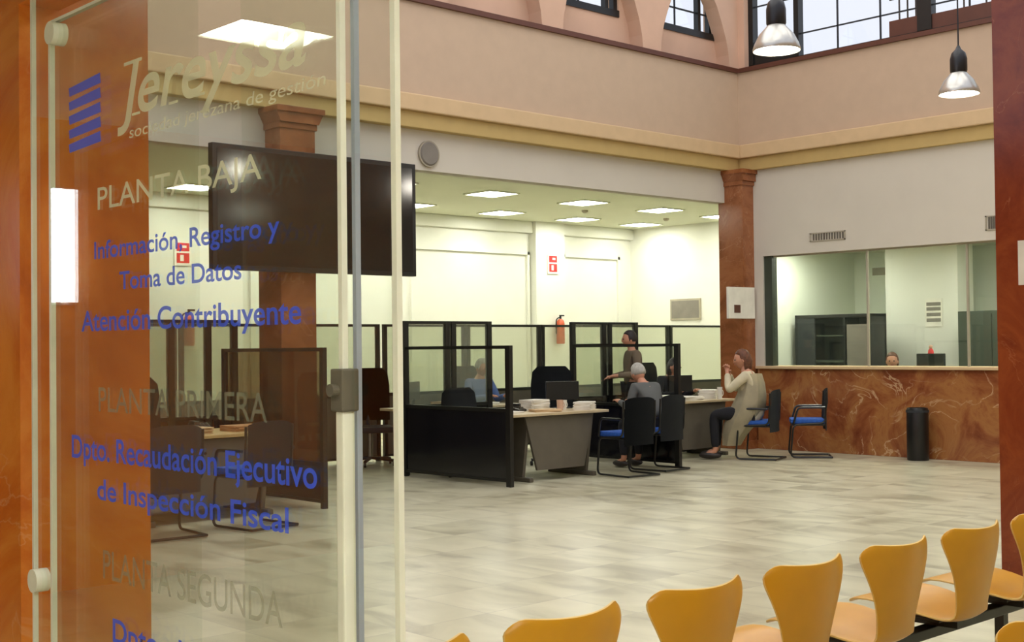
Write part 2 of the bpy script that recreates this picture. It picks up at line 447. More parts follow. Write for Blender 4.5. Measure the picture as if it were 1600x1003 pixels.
# ------------------------------------------------------------------ marble columns
def column(x, y, label, s=.21, top=3.95):
    t = thing('marble_column', label, 'column', (x, y, 0), 0)
    MB().box(-s, s, -s, s, .12, top-.22).build('shaft', 'column_marble', t)
    MB().box(-s-.03, s+.03, -s-.03, s+.03, 0, .12, .01).build('base', 'column_marble', t)
    m = MB().box(-s-.02, s+.02, -s-.02, s+.02, top-.22, top-.16, .008)
    m.prism([(-s-.02, top-.16), (s+.02, top-.16), (s+.07, top-.06), (-s-.07, top-.06)], 1, -s-.05, s+.05)
    m.box(-s-.08, s+.08, -s-.08, s+.08, top-.06, top, .006)
    m.build('capital', 'column_marble', t)
    return t
column(7.3, 11.25, 'brown marble column behind the large black wall display')
column(14.9, 11.22, 'reddish marble column in the far corner carrying a white notice')
struct(MB().box(7.3, 7.75, 3.2, 3.62, 0, 3.95).build('wall_pillar_right', 'pillar_marble'))

# ------------------------------------------------------------------ ceiling lights in the office
def panel_light(label, x, y, z, s=.3, group=None):
    t = thing('ceiling_light', label, 'ceiling light', (x, y, z), 0, group)
    m = MB(); q = s+.025
    m.box(-q, q, -q, -s, -.02, 0); m.box(-q, q, s, q, -.02, 0); m.box(-q, -s, -s, s, -.02, 0); m.box(s, q, -s, s, -.02, 0)
    m.build('frame', 'white_ceiling', t)
    MB().box(-s, s, -s, s, -.012, 0).build('diffuser', 'panel_light', t)
    return t
LX = [9.65, 11.72, 13.8, 15.93, 17.95, 19.8]
LN = ['leftmost', 'second from left', 'third from left', 'third from right', 'second from right', 'rightmost']
first = None
for row, (Y, nm) in enumerate(((15.3, 'front'), (17.4, 'back'))):
    for k, X in enumerate(LX):
        lab = 'square white ceiling light panel, %s of the %s row of the open office' % (LN[k], nm)
        if first is None: first = panel_light(lab, X, Y, 3.95, group='ceiling light panels of the open office')
        else: dup(first, (X, Y, 3.95), 0, lab, 'ceiling light panels of the open office')
for X, Y in ((15.9, 10.6), (15.9, 8.2), (16.5, 5.6)):
    dup(first, (X, Y, 2.9), 0, 'square ceiling light panel inside the glass office behind the counter', 'ceiling light panels of the glass office')
for X, Y in ((4, 0), (8, 0), (12, 0), (4, 2), (8, 2), (12, 2)):  # unseen panels, added to keep the shell chairs well lit
    dup(first, (X, Y, 3.95), 0, 'added unseen light panel over the waiting chairs side', 'added unseen light panels over the waiting side')
for X, Y in ((0.3, -1.3), (-1.6, -.6), (-1.6, 1.2), (.6, .3)):  # unseen panels added to brighten the glass edges, lettering and pier
    dup(first, (X, Y, 2.95), 0, 'added unseen light panel of the lobby near the camera', 'added unseen light panels of the lobby')
panel_light('square lobby ceiling light mirrored in the lettered glass door', -.32, 5.05, 2.95, .2)
for k, (X, Y) in enumerate(((16.9, 16.2), (19.3, 16.3))):
    tag(MB().lathe([(0, 0), (.06, 0), (.055, -.03), (.03, -.05), (0, -.05)]).build('smoke_detector', 'grille', smooth=True, loc=(X, Y, 3.95)),
        'small round smoke detector on the office ceiling, %s one' % ('left' if k == 0 else 'right'), 'smoke detector', 'smoke detectors')

# ------------------------------------------------------------------ pendant lamps
def pendant(label, x, y, z0):
    t = thing('pendant_lamp', label, 'lamp', (x, y, z0), 0, 'pendant lamps')
    MB().lathe([(.2, 0), (.205, .015), (.19, .06), (.15, .14), (.095, .2), (.07, .23), (.06, .225), (.085, .19), (.14, .13), (.18, .055), (.19, .015), (.2, 0)]).build('shade', 'lamp_alu', t, smooth=True)
    MB().lathe([(.075, .21), (.085, .24), (.085, .36), (.07, .42), (.03, .46), (.012, .5), (0, .5)]).build('housing', 'black_plastic', t, smooth=True)
    MB().lathe([(0, .035), (.1, .03), (.182, .02), (.182, .026), (.1, .037), (0, .042)]).build('diffuser', 'lamp_glow', t, smooth=True)
    MB().cyl((0, 0, .49), (0, 0, 8.5-z0), .008, seg=8).build('cord', 'black_plastic', t)
    l = bpy.data.lights.new('lamp_bulb', 'POINT'); l.energy = 25; l.color = (1, .93, .8); l.shadow_soft_size = .08
    lo = bpy.data.objects.new('lamp_bulb', l); lo.location = (0, 0, -.06); lo.parent = t; COL.objects.link(lo)
    return t
pendant('bell-shaped metal pendant lamp hanging nearest the gallery corner', 9.15, 6.47, 4.0)
pendant('bell-shaped metal pendant lamp hanging before the right fascia', 12.2, 6.41, 4.0)

# ------------------------------------------------------------------ things on the walls
t = thing('wall_display', 'large flat black display panel mounted on the left marble column', 'display', (7.48, 10.96, 2.87))
MB().box(-1.24, 1.24, -.06, .02, -.61, .61, .006).build('casing', 'black_metal', t)
MB().box(-1.19, 1.19, -.064, -.06, -.56, .56).build('screen', 'screen_black', t)
MB().box(-.15, .15, .02, .08, -.2, .2).build('bracket', 'black_metal', t)
t = thing('round_speaker', 'grey round speaker on the header wall beside the black display', 'speaker', (9.24, 11.32, 3.69))
MB().cyl((0, 0, 0), (0, -.03, 0), .15, seg=32).build('rim', 'grille', t)
MB().cyl((0, -.03, 0), (0, -.045, 0), .135, .12, seg=32).build('mesh_cover', 'speaker_grey', t)
t = thing('column_notice', 'white notice board fixed to the corner marble column', 'notice', (14.62, 10.99, 1.84))
MB().box(-.32, .28, -.02, .02, 0, .44, .004).build('board', 'paper', t)
MB().box(-.2, -.06, -.024, -.02, .08, .19).build('print', 'brown_trim', t)
for Y, lab in ((9.79, 'small ventilation grille above the counter window near the corner column'), (7.34, 'small ventilation grille above the counter window near the right pillar')):
    t = thing('vent_grille', lab, 'vent', (14.95, Y, 2.93))
    w_ = .28 if Y > 9 else .2
    m = MB(); h = .06 if Y > 9 else .09
    m.box(-.012, 0, -w_, w_, -h, -h+.015); m.box(-.012, 0, -w_, w_, h-.015, h); m.box(-.012, 0, -w_, -w_+.02, -h, h); m.box(-.012, 0, w_-.02, w_, -h, h)
    m.build('frame', 'grille', t)
    m = MB()
    for i in range(12): m.box(-.01, 0, -w_+.03+i*(2*w_-.06)/12, -w_+.05+i*(2*w_-.06)/12, -h+.015, h-.015)
    m.build('slat', 'panel_grey', t)
def fire_sign(x, z, lab):
    t = thing('fire_sign', lab, 'sign', (x, 18.21 if 17.6 < x < 18.4 else 18.39, z))
    MB().box(-.15, .15, -.012, 0, -.2, .2).build('plate', 'paper', t)
    m = MB().box(-.11, .11, -.015, -.012, -.16, .0); m.box(-.11, .11, -.015, -.012, .03, .16)
    m.build('print', 'sign_red', t)
    MB().box(-.05, .01, -.018, -.015, -.13, -.03).build('pictogram', 'paper', t)
    MB().box(-.02, .06, -.018, -.015, .08, .12).build('pictogram', 'paper', t)
fire_sign(18.05, 3.12, 'red and white fire sign on the white pilaster of the back wall')
fire_sign(9.99, 3.02, 'red and white fire sign seen through the lettered glass')
def extinguisher(x, y, z, lab):
    t = thing('fire_extinguisher', lab, 'fire extinguisher', (x, y, z))
    MB().lathe([(0, 0), (.075, 0), (.085, .02), (.085, .4), (.07, .46), (.03, .5), (0, .5)]).build('cylinder_body', 'red_orange', t, smooth=True)
    m = MB().cyl((0, 0, .5), (0, 0, .56), .022); m.box(-.02, .1, -.012, .012, .55, .58); m.build('valve', 'black_plastic', t)
    MB().tube(rounded([(.02, 0, .54), (-.12, 0, .5), (-.12, 0, .2)], .06), .012).build('hose', 'black_plastic', t, smooth=True)
    MB().box(-.03, .03, .05, .11, .3, .4).build('bracket', 'black_metal', t)
extinguisher(18.15, 18.11, 1.52, 'red fire extinguisher hung on the white pilaster of the back wall')
extinguisher(10.04, 18.29, 1.55, 'red fire extinguisher on the back wall seen through the lettered glass')
t = thing('framed_picture', 'grey framed picture on the right wall of the open office', 'picture', (20.6, 16.9, 2.2))
MB().box(-.03, 0, -.4, .4, -.22, .22, .004).build('frame', 'grille', t)
MB().box(-.034, -.03, -.36, .36, -.18, .18).build('print', 'speaker_grey', t)
t = thing('wall_notice', 'grey printed notice on the white pier in the glass office', 'notice', (16.95, 9.35, 1.9))
MB().box(-.01, 0, -.13, .13, -.2, .2).build('sheet', 'paper', t)
m = MB()
for z in (.1, .03, -.05, -.13): m.box(-.013, -.01, -.11, .11, z, z+.05)
m.build('print', 'speaker_grey', t)
tag(MB().box(-.01, 0, -.12, .12, -.06, .06).build('small_notice', 'grille', loc=(18.0, 10.85, 2.6)), 'small grey notice high on the back wall in the glass office', 'notice')
t = thing('door_notice', 'white notice on the right marble pillar', 'notice', (7.3, 3.5, 1.95))
MB().box(-.012, 0, -.18, -.02, -.13, .13).build('sheet', 'paper', t)

# ------------------------------------------------------------------ litter bin
t = thing('litter_bin', 'tall black cylindrical litter bin in front of the marble counter', 'bin', (14.72, 8.37, 0))
MB().lathe([(0, 0), (.13, 0), (.135, .02), (.135, .63), (.125, .66), (.1, .66), (.1, .5), (0, .5)]).build('bin_body', 'black_plastic', t, smooth=True)
MB().lathe([(.138, .6), (.142, .6), (.142, .63), (.138, .63), (.138, .6)]).build('rim_band', 'charcoal_mesh', t, smooth=True)

# ------------------------------------------------------------------ glass doors and lettering
def edge_box(par, y, x0, x1, z0, z1, wdt, mat, name='polished_edge'):
    return MB().box(x0, x1, y-wdt/2, y+wdt/2, z0, z1).build(name, mat, par)
gd = thing('glass_door', 'frameless glass door with blue and white lettering in front of the marble pier', 'door', (1.41, 2.65, 0))
def loc(y): return y-2.65
MB().box(-.006, .006, loc(1.99), loc(3.285), .02, 2.36).build('pane', 'door_glass', gd)
MB().box(-.0065, .0065, loc(3.285), loc(3.297), .02, 2.36).build('pane_edge', 'cream_edge', gd)
MB().box(-.0065, .0065, loc(1.978), loc(1.99), .02, 2.36).build('pane_edge', 'cream_edge', gd)
MB().box(-.0065, .0065, loc(1.99), loc(3.285), 2.36, 2.368).build('pane_edge', 'cream_edge', gd)
m = MB().box(-.02, .02, loc(1.962), loc(2.0), 1.38, 1.46, .004); m.cyl((-.02, loc(1.98), 1.42), (-.035, loc(1.98), 1.42), .012)
m.build('lock', 'panel_grey', gd)
m = MB().box(-.014, .014, loc(1.968), loc(1.992), .05, 1.38, .004); m.build('edge_guard', 'cream_edge', gd)
for z in (2.33, .1):
    MB().cyl((-.02, loc(3.26), z), (.02, loc(3.26), z), .03, seg=20).build('hinge_fitting', 'cream_edge', gd, smooth=True)
def lettering(par, body, y_left, y_right, z_base, cap, mat, shear=0., bold=.0, name='lettering'):
    cu = bpy.data.curves.new('t', 'FONT'); cu.body = body; cu.size = 1; cu.shear = shear; cu.offset = bold; cu.extrude = 0
    to = bpy.data.objects.new('t', cu); COL.objects.link(to)
    bpy.context.view_layer.update()
    me = bpy.data.meshes.new_from_object(to.evaluated_get(bpy.context.evaluated_depsgraph_get()))
    bpy.data.objects.remove(to)
    xsv = [v.co.x for v in me.vertices]; x0, x1 = min(xsv), max(xsv)
    sx = (y_left-y_right)/(x1-x0); sy = cap/.70
    for v in me.vertices:
        x, y = v.co.x, v.co.y
        v.co = (-.010, loc(y_left-(x-x0)*sx), z_base+y*sy)
    me.materials.clear(); me.materials.append(MATS[mat])
    o = bpy.data.objects.new(name, me); COL.objects.link(o); o.parent = par
    return o
lettering(gd, 'Jereyssa', 2.89, 2.085, 2.055, .125, 'white_vinyl', .25, .012)
m = MB()   # serif strokes of the large word
for yy in (2.80, 2.62, 2.50): m.box(-.0078, -.0072, loc(yy)-.02, loc(yy)+.02, 2.052, 2.058)
m.box(-.0078, -.0072, loc(2.86), loc(2.77), 2.176, 2.184)
m.build('lettering_serif', 'white_vinyl', gd)
lettering(gd, 'sociedad jerezana de gestión', 2.83, 2.02, 2.0, .028, 'white_vinyl', .1)
m = MB()
for i in range(5):
    z = 2.005+i*.036
    y0, y1 = loc(3.165), loc(2.985)
    vs = [m.bm.verts.new((-.0075, y0, z)), m.bm.verts.new((-.0075, y1, z+.008)), m.bm.verts.new((-.0075, y1+.004, z+.034)), m.bm.verts.new((-.0075, y0+.004, z+.022))]
    m.bm.faces.new(vs)
m.build('logo_stripes', 'blue_vinyl', gd)
lettering(gd, 'PLANTA BAJA', 3.0, 2.25, 1.845, .055, 'white_vinyl', 0, .004)
lettering(gd, 'Información, Registro y', 3.02, 2.185, 1.725, .042, 'blue_vinyl', 0, .015)
lettering(gd, 'Toma de Datos', 2.885, 2.33, 1.645, .042, 'blue_vinyl', 0, .015)
lettering(gd, 'Atención Contribuyente', 3.095, 2.11, 1.548, .05, 'blue_vinyl', 0, .015)
lettering(gd, 'PLANTA PRIMERA', 3.0, 2.235, 1.35, .06, 'grey_vinyl', 0, .006)
lettering(gd, 'Dpto. Recaudación Ejecutivo', 3.155, 2.06, 1.23, .056, 'blue_vinyl', 0, .016)
lettering(gd, 'de Inspección Fiscal', 3.01, 2.16, 1.135, .05, 'blue_vinyl', 0, .016)
lettering(gd, 'PLANTA SEGUNDA', 2.98, 2.185, .945, .07, 'grey_vinyl', 0, .004)
lettering(gd, 'Dpto. de Li', 2.93, 2.43, .80, .055, 'blue_vinyl', 0, .016)
g2 = thing('glass_sidelight', 'plain fixed glass sidelight at the far left against the marble', 'glass panel', (1.45, 3.2, 0))
MB().box(-.005, .005, -.6, .30, 0, 2.52).build('pane', 'clear_glass', g2)
MB().box(-.006, .006, .30, .312, 0, 2.52).build('pane_edge', 'cream_edge', g2)
MB().cyl((-.02, .28, .87), (.02, .28, .87), .032, seg=20).build('fitting', 'cream_edge', g2, smooth=True)
g3 = thing('glass_leaf', 'narrow glass leaf with bluish edge right behind the lettered door', 'glass panel', (1.45, 2.2, 0))
MB().box(-.005, .005, -.2, .2, .01, 2.52).build('pane', 'clear_glass', g3)
m = MB().box(-.006, .006, -.211, -.2, .01, 2.52); m.build('pane_edge', 'blue_edge', g3)
g4 = thing('glass_door_leaf', 'slim clear glass leaf with pale edge at the open doorway', 'glass panel', (1.41, 1.9, 0))
MB().box(-.005, .005, -.075, .05, .01, 2.45).build('pane', 'clear_glass', g4)
MB().box(-.006, .006, -.089, -.075, .01, 2.45).build('pane_edge', 'cream_edge', g4)
t = thing('wall_tube_lamp', 'upright white tube lamp mirrored in the glass over the left marble', 'lamp', (-.52, 7.8, 1.78))
MB().box(-.045, .045, -.05, 0, 0, .74, .005).build('backplate', 'steel', t)
MB().cyl((0, -.09, .02), (0, -.09, .72), .036, seg=16).build('tube', 'tube_glow', t, smooth=True)

# ------------------------------------------------------------------ partitions
def partition(name, label, x, y, rz, length, h, low, lowmat, glassmat, post=.06, mids=(), group=None, cross=None, low0=.08):
    """screen standing on local x axis from 0 to length"""
    t = thing(name, label, 'partition', (x, y, 0), rz, group)
    m = post/2
    for px_ in (0.03, length-.03) + tuple(mids):
        MB().box(px_-m, px_+m, -.025, .025, 0, h).build('post', 'black_metal', t)
    for z0_, z1_ in ((h-.035, h), (low-.03, low+.01), (low0-.03, low0)) + (((cross, cross+.03),) if cross else ()):
        MB().box(0, length, -.02, .02, z0_, z1_).build('rail', 'black_metal', t)
    MB().box(.06, length-.06, -.01, .01, low0, low-.03).build('lower_panel', lowmat, t)
    MB().box(.06, length-.06, -.004, .004, low+.01, h-.035).build('glass', glassmat, t)
    return t
partition('desk_screen', 'low black-framed glass screen with black lower half, nearest the camera left of the first desk', 9.23, 9.96, PI/2, 1.84, 1.5, .82, 'dark_panel', 'clear_glass', .07)
partition('desk_screen', 'low dark screen with smoked glass seen through the lettered door', 6.86, 9.95, PI/2, 1.84, 1.5, .42, 'dark_panel', 'smoked_glass', .05)
partition('desk_screen', 'low black-framed glass screen standing beside the two visitor chairs', 12.02, 9.98, PI/2, 1.82, 1.5, .75, 'dark_panel', 'clear_glass', .07)
partition('tall_screen', 'tall black-framed glass screen behind the nearest low screen', 9.27, 11.85, 0, 1.37, 1.8, .8, 'dark_panel', 'screen_glass', .07, (.66, .76))
partition('tall_screen', 'tall black-framed glass screen behind the standing person', 12.1, 11.88, 0, 1.3, 1.8, .8, 'dark_panel', 'screen_glass', .07, (.62, .74), cross=1.48)
partition('tall_screen', 'tall black-framed screen seen through the lettered glass beside the pier', 5.95, 11.88, 0, 1.12, 1.8, .8, 'dark_panel', 'screen_glass', .07, (.36, .78))
names = ['seen through the lettered glass, leftmost', 'seen through the lettered glass, second', 'just left of the slim glass leaf', 'behind the man in blue',
         'under the fire extinguisher', 'behind the standing person', 'left of the corner column', 'touching the corner column']
for i, X in enumerate((5.86, 7.33, 8.8, 10.3, 11.76, 13.22, 14.68, 16.14)):
    partition('office_divider', 'frosted grey divider of the back row, %s' % names[i], X, 13.6, 0, 1.44, 1.8, .88, 'panel_grey', 'screen_glass', .05, group='back row of office dividers')

# ------------------------------------------------------------------ chairs
def visitor_chair(label, x, y, rz, back='charcoal_mesh'):
    """faces local +Y"""
    t = thing('visitor_chair', label, 'chair', (x, y, 0), rz, 'blue-seated visitor chairs')
    fr = MB()
    for s in (-1, 1):
        a = .24*s
        fr.tube(rounded([(a, -.22, .86), (a, -.2, .46), (a, .2, .44), (a, .24, .02), (a, -.28, .02)], .07, 5), .012)
    fr.tube([(-.24, -.28, .02), (.24, -.28, .02)], .012); fr.tube([(-.24, .1, .435), (.24, .1, .435)], .01); fr.tube([(-.24, -.15, .44), (.24, -.15, .44)], .01)
    fr.build('sled_frame', 'black_metal', t, smooth=True)
    MB().box(-.235, .235, -.2, .23, .45, .51, .022).build('seat', 'blue_fabric', t, smooth=True)
    MB().box(-.23, .23, -.2, .22, .425, .45, .008).build('seat_shell', 'black_plastic', t)
    m = MB(); N_ = 8
    g0 = []
    for i in range(N_+1):
        u_ = -1+2*i/N_
        g0.append([m.bm.verts.new((u_*.225, -.235+.03*u_*u_-(.02 if z > .7 else 0), z)) for z in (.36, .5, .6, .72, .84, .9-.03*u_**4)])
    for a, c in zip(g0, g0[1:]):
        for j in range(5): m.bm.faces.new((a[j], c[j], c[j+1], a[j+1]))
    bmesh.ops.solidify(m.bm, geom=m.bm.faces[:], thickness=.02)
    m.build('backrest', back, t, smooth=True)
    for s in (-1, 1):
        MB().tube(rounded([(s*.27, -.2, .66), (s*.27, .14, .66), (s*.25, .2, .45)], .05), .014).build('armrest', 'black_plastic', t, smooth=True)
    return t
def office_chair(label, x, y, rz, h=1.2):
    t = thing('office_chair', label, 'chair', (x, y, 0), rz, 'dark office swivel chairs')
    for k in range(5):
        a = 2*PI*k/5
        leg = MB().tube([(0, 0, .1), (.29*math.cos(a), .29*math.sin(a), .07)], .02)
        l = leg.build('base_arm', 'black_plastic', t, smooth=True)
        MB().cyl((.29*math.cos(a)-.012, .29*math.sin(a), .028), (.29*math.cos(a)+.012, .29*math.sin(a), .028), .028, seg=12).build('caster', 'black_plastic', l)
    MB().cyl((0, 0, .08), (0, 0, .42), .026).build('gas_column', 'steel', t, smooth=True)
    MB().box(-.25, .25, -.23, .25, .42, .5, .03).build('seat', 'charcoal_mesh', t, smooth=True)
    m = MB(); g0 = []; N_ = 8
    zs = [.56, .7, .85, 1.0, h-.08, h-.01]
    for i in range(N_+1):
        u_ = -1+2*i/N_
        g0.append([m.bm.verts.new((u_*(.24 if k < 4 else .22 if k == 4 else .16), -.26+.05*u_*u_-.03*k/5, z)) for k, z in enumerate(zs)])
    for a, c in zip(g0, g0[1:]):
        for j in range(5): m.bm.faces.new((a[j], c[j], c[j+1], a[j+1]))
    bmesh.ops.solidify(m.bm, geom=m.bm.faces[:], thickness=.04)
    m.build('backrest', 'charcoal_mesh', t, smooth=True)
    MB().tube([(0, -.05, .42), (0, -.25, .45), (0, -.3, .7)], .025).build('back_stem', 'black_plastic', t, smooth=True)
    for s in (-1, 1):
        MB().tube(rounded([(s*.22, 0, .43), (s*.3, 0, .45), (s*.3, 0, .66), (s*.3, .14, .67), (s*.3, -.12, .67)], .03), .018).build('armrest', 'black_plastic', t, smooth=True)
    return t
D = math.radians
vc = visitor_chair('blue-seated sled chair nearest the camera beside the first desk', 10.93, 9.86, D(-6))
dup(vc, (11.66, 10.02, 0), D(4), 'blue-seated sled chair just behind the low screen, under the grey-haired visitor')
dup(vc, (13.56, 9.95, 0), D(20), 'dark-backed sled chair under the person in the beige coat')
dup(vc, (14.2, 9.64, 0), D(38), 'empty blue-seated sled chair against the marble counter')
dup(vc, (4.95, 9.45, 0), D(-4), 'sled chair before the left desk, nearest the marble pier, seen through the lettering')
dup(vc, (5.75, 9.4, 0), D(6), 'sled chair before the left desk, right one, seen through the lettering')
oc = office_chair('large dark swivel chair standing empty behind the first desk', 11.36, 11.42, D(150), 1.24)
oc.scale.x = 1.15
dup(oc, (9.8, 11.25, 0), D(180), 'dark swivel chair tucked between the nearest low screen and the first desk').scale.z = .82
dup(oc, (5.75, 11.45, 0), D(170), 'dark swivel chair behind the left desk seen through the lettering')
dup(oc, (9.75, 13.15, 0), D(150), 'dark swivel chair left of the tall black screen near the slim glass leaf')
dup(oc, (11.3, 12.9, 0), D(180), 'dark swivel chair under the man in blue')
dup(oc, (14.0, 11.95, 0), D(190), 'dark swivel chair under the dark-haired clerk')

# plywood shell chairs of the waiting bench
def shell_mesh():
    m = MB(); rows = []
    # profile: (y, z, halfwidth, sideways bend forward) from the front of the seat to the back's top
    pf = [(.43, .472, .19, -.0), (.41, .49, .212, .0), (.34, .494, .224, .008), (.22, .474, .222, .014), (.11, .444, .19, .018), (.045, .428, .152, .016), (.012, .444, .13, .012),
          (-.006, .49, .122, .012), (-.018, .56, .136, .014), (-.03, .63, .164, .02), (-.042, .69, .196, .03), (-.05, .74, .222, .04), (-.055, .776, .228, .048), (-.058, .796, .21, .05)]
    n = 14
    for i, (y, z, hw, bend) in enumerate(pf):
        row = []
        for k in range(n+1):
            u_ = -1+2*k/n
            back = y < .011 and z > .48
            yy = y + (bend*1.5*u_*u_ if back else 0)
            zz = z + (0 if back else bend*u_*u_)
            if i >= len(pf)-3: zz += (.018*(abs(u_)**2) - .030*max(0, abs(u_)-.86)/.14)*(i-(len(pf)-4))/3
            row.append(m.bm.verts.new((u_*hw, yy, zz)))
        rows.append(row)
    for a, c in zip(rows, rows[1:]):
        for k in range(n): m.bm.faces.new((a[k], a[k+1], c[k+1], c[k]))
    bmesh.ops.recalc_face_normals(m.bm, faces=m.bm.faces[:])
    bmesh.ops.solidify(m.bm, geom=m.bm.faces[:], thickness=.011)
    bmesh.ops.subdivide_edges(m.bm, edges=[], cuts=1)
    return m
def shell_chair(label, x, y, rz, z=0):
    t = thing('shell_chair', label, 'chair', (x, y, 0), rz, 'orange plywood shell seats')
    o = shell_mesh().build('shell', 'orange_shell', t, smooth=True)
    o.data.materials.append(MATS['ply_edge'])
    for p in o.data.polygons:
        vv = [o.data.vertices[i].co for i in p.vertices]
        if len(vv) == 4 and min((vv[k]-vv[(k+1) % 4]).length for k in range(4)) < .0118: p.material_index = 1
    md = o.modifiers.new('s', 'SUBSURF'); md.levels = 1; md.render_levels = 1
    m = MB().box(-.09, .09, .1, .32, .425, .44, .003).box(-.03, .03, .06, .3, .40, .425)
    m.build('mounting_bracket', 'black_metal', t)
    return t
labs = ['orange plywood shell chair at the row\'s left end, only its corner in view', 'orange plywood shell chair, first fully wide back from the left of the front row',
        'orange plywood shell chair, second wide back from the left of the row', 'orange plywood shell chair in the middle of the row with deep orange back',
        'orange plywood shell chair, third from the right pillar', 'orange plywood shell chair, second from the right pillar', 'orange plywood shell chair cut by the right frame edge below the pillar']
sc = None
for i, lb in enumerate(labs):
    X = 1.865+.548*i
    if sc is None: sc = shell_chair(lb, X, 2.39, 0)
    else: dup(sc, (X, 2.39, 0), 0, lb)
dup(sc, (3.24, 1.50, 0), 0, 'orange plywood shell chair of the nearer row, only a corner at the bottom right')
def beam_bench(label, x0, x1, y):
    t = thing('bench_beam', label, 'bench frame', (x0, y, 0))
    MB().box(0, x1-x0, -.03, .03, .36, .40, .004).build('beam', 'black_metal', t)
    for x in (.25, (x1-x0)/2, x1-x0-.25):
        l = MB().box(x-.02, x+.02, -.02, .02, .02, .36).box(x-.025, x+.025, -.26, .26, 0, .03, .005)
        l.build('leg', 'black_metal', t)
beam_bench('black steel beam carrying the row of orange shell chairs', 1.56, 5.4, 2.56)
beam_bench('black steel beam carrying the nearer orange shell chair', 3.0, 5.4, 1.67)

# ------------------------------------------------------------------ desks
def desk(label, x, y, rz, L_, W_, top='desk_top', h=.75):
    t = thing('office_desk', label, 'desk', (x, y, 0), rz)
    MB().box(0, L_, 0, W_, h-.03, h, .006).build('desktop', top, t)
    for xx in (.38, L_-.22):
        m = MB().prism([(.06, h-.03), (W_-.06, h-.03), (W_-.16, .05), (.16, .05)], 0, xx-.02, xx+.02)
        m.box(xx-.03, xx+.03, .03, W_-.03, 0, .05, .01)
        m.build('leg', 'panel_grey', t)
    MB().prism([(.32, h-.04), (L_-.2, h-.04), (L_-.36, .12), (.5, .12)], 1, .06, .09).build('modesty_panel', 'panel_grey', t)
    return t
desk('grey-panelled desk beside the nearest low screen, strewn with papers', 9.32, 10.12, 0, 1.6, .8)
desk('desk covered with white papers in front of the person in the beige coat', 12.42, 10.62, 0, 1.6, .74, 'desk_top')
desk('light wooden desk seen through the lettered glass', 4.75, 9.95, 0, 1.75, .85, 'wood_top')
desk('desk behind the tall screen where the man in blue sits', 9.5, 12.02, 0, 1.9, .6)

# ------------------------------------------------------------------ things on desks
def monitor(label, x, y, z, rz, w_=.46, h_=.3):
    t = thing('computer_monitor', label, 'monitor', (x, y, z), rz)
    MB().box(-w_/2, w_/2, -.02, .02, .1, .1+h_, .006).build('casing', 'black_plastic', t)
    MB().box(-w_/2+.015, w_/2-.015, .02, .023, .115, .085+h_).build('screen', 'screen_black', t)
    MB().cyl((0, -.01, .01), (0, -.01, .12), .02).box(-.1, .1, -.08, .08, 0, .012, .003).build('stand', 'black_plastic', t)
    return t
mo = monitor('black computer monitor on the first desk before the empty swivel chair', 10.78, 10.74, .75, D(-30), .4, .22)
dup(mo, (13.5, 11.2, .75), D(-12), 'black computer monitor before the dark-haired clerk')
dup(mo, (5.2, 10.5, .75), D(15), 'black computer monitor on the left wooden desk, seen through the lettering')
dup(mo, (9.8, 12.35, .75), D(30), 'black computer monitor behind the tall screen left of the man in blue')
dup(mo, (15.6, 8.66, .93), D(90), 'black computer monitor behind the counter glass').scale.z = 1.25
def papers(label, x, y, z, rz, w_=.3, d_=.22, h_=.03, mat='paper'):
    o = MB()
    n = max(2, int(h_/.008))
    for i in range(n):
        a = random.uniform(-.12, .12)
        o.box(-w_/2, w_/2, -d_/2, d_/2, i*h_/n, (i+1)*h_/n, mat=Matrix.Rotation(a, 4, 'Z'))
    return tag(o.build('paper_stack', mat, loc=(x, y, z), rz=rz), label, 'papers')
papers('loose white papers at the left end of the first desk', 9.62, 10.42, .75, .3, .3, .21, .02)
papers('cream papers in the middle of the first desk', 10.1, 10.34, .75, -.4, .32, .22, .03, 'cornice_paint')
papers('white paper stack at the right end of the first desk', 10.72, 10.32, .75, .6, .28, .2, .09)
papers('white document pile beside the cups on the first desk', 10.3, 10.72, .75, .1, .3, .21, .12)
papers('large spread of white papers on the desk before the beige coat', 13.2, 10.9, .75, .2, .5, .35, .05)
papers('small paper stack at the left of the clerk desk', 12.75, 10.85, .75, -.3, .3, .22, .08)
papers('white paper stack near the right end of the clerk desk', 13.8, 10.95, .75, .5, .3, .22, .12)
papers('brown folder pile before the man in blue', 10.35, 12.3, .75, .2, .4, .3, .06, 'kraft')
papers('white sheets beside the brown folders before the man in blue', 10.9, 12.25, .75, -.2, .3, .21, .03)
papers('cream box-like paper stack on the left wooden desk', 5.55, 10.2, .75, .3, .42, .28, .06, 'cornice_paint')
papers('white paper stack at the left end of the left wooden desk', 4.95, 10.25, .75, -.2, .3, .21, .04)
papers('brown folder at the right end of the left wooden desk', 6.2, 10.3, .75, .1, .34, .26, .05, 'kraft')
def cup(label, x, y, z, mat, r_=.035, h_=.1):
    t = thing('desk_cup', label, 'cup', (x, y, z), 0)
    MB().lathe([(0, 0), (r_*.85, 0), (r_, h_), (r_*.88, h_), (r_*.75, .01), (0, .01)], seg=18).build('cup_body', mat, t, smooth=True)
    MB().tube(arc((r_*.9, 0, h_*.5), h_*.28, -PI/2, PI/2, 6), .005, 6).build('handle', mat, t, smooth=True)
cup('white mug on the first desk by the paper stack', 10.55, 10.5, .75, 'paper', .045, .11)
cup('salmon mug on the first desk beside the white mug', 10.42, 10.42, .75, 'salmon_paint', .04, .12)
cup('white beaker on the clerk desk beside the beige coat', 13.75, 10.72, .75, 'paper', .035, .16)
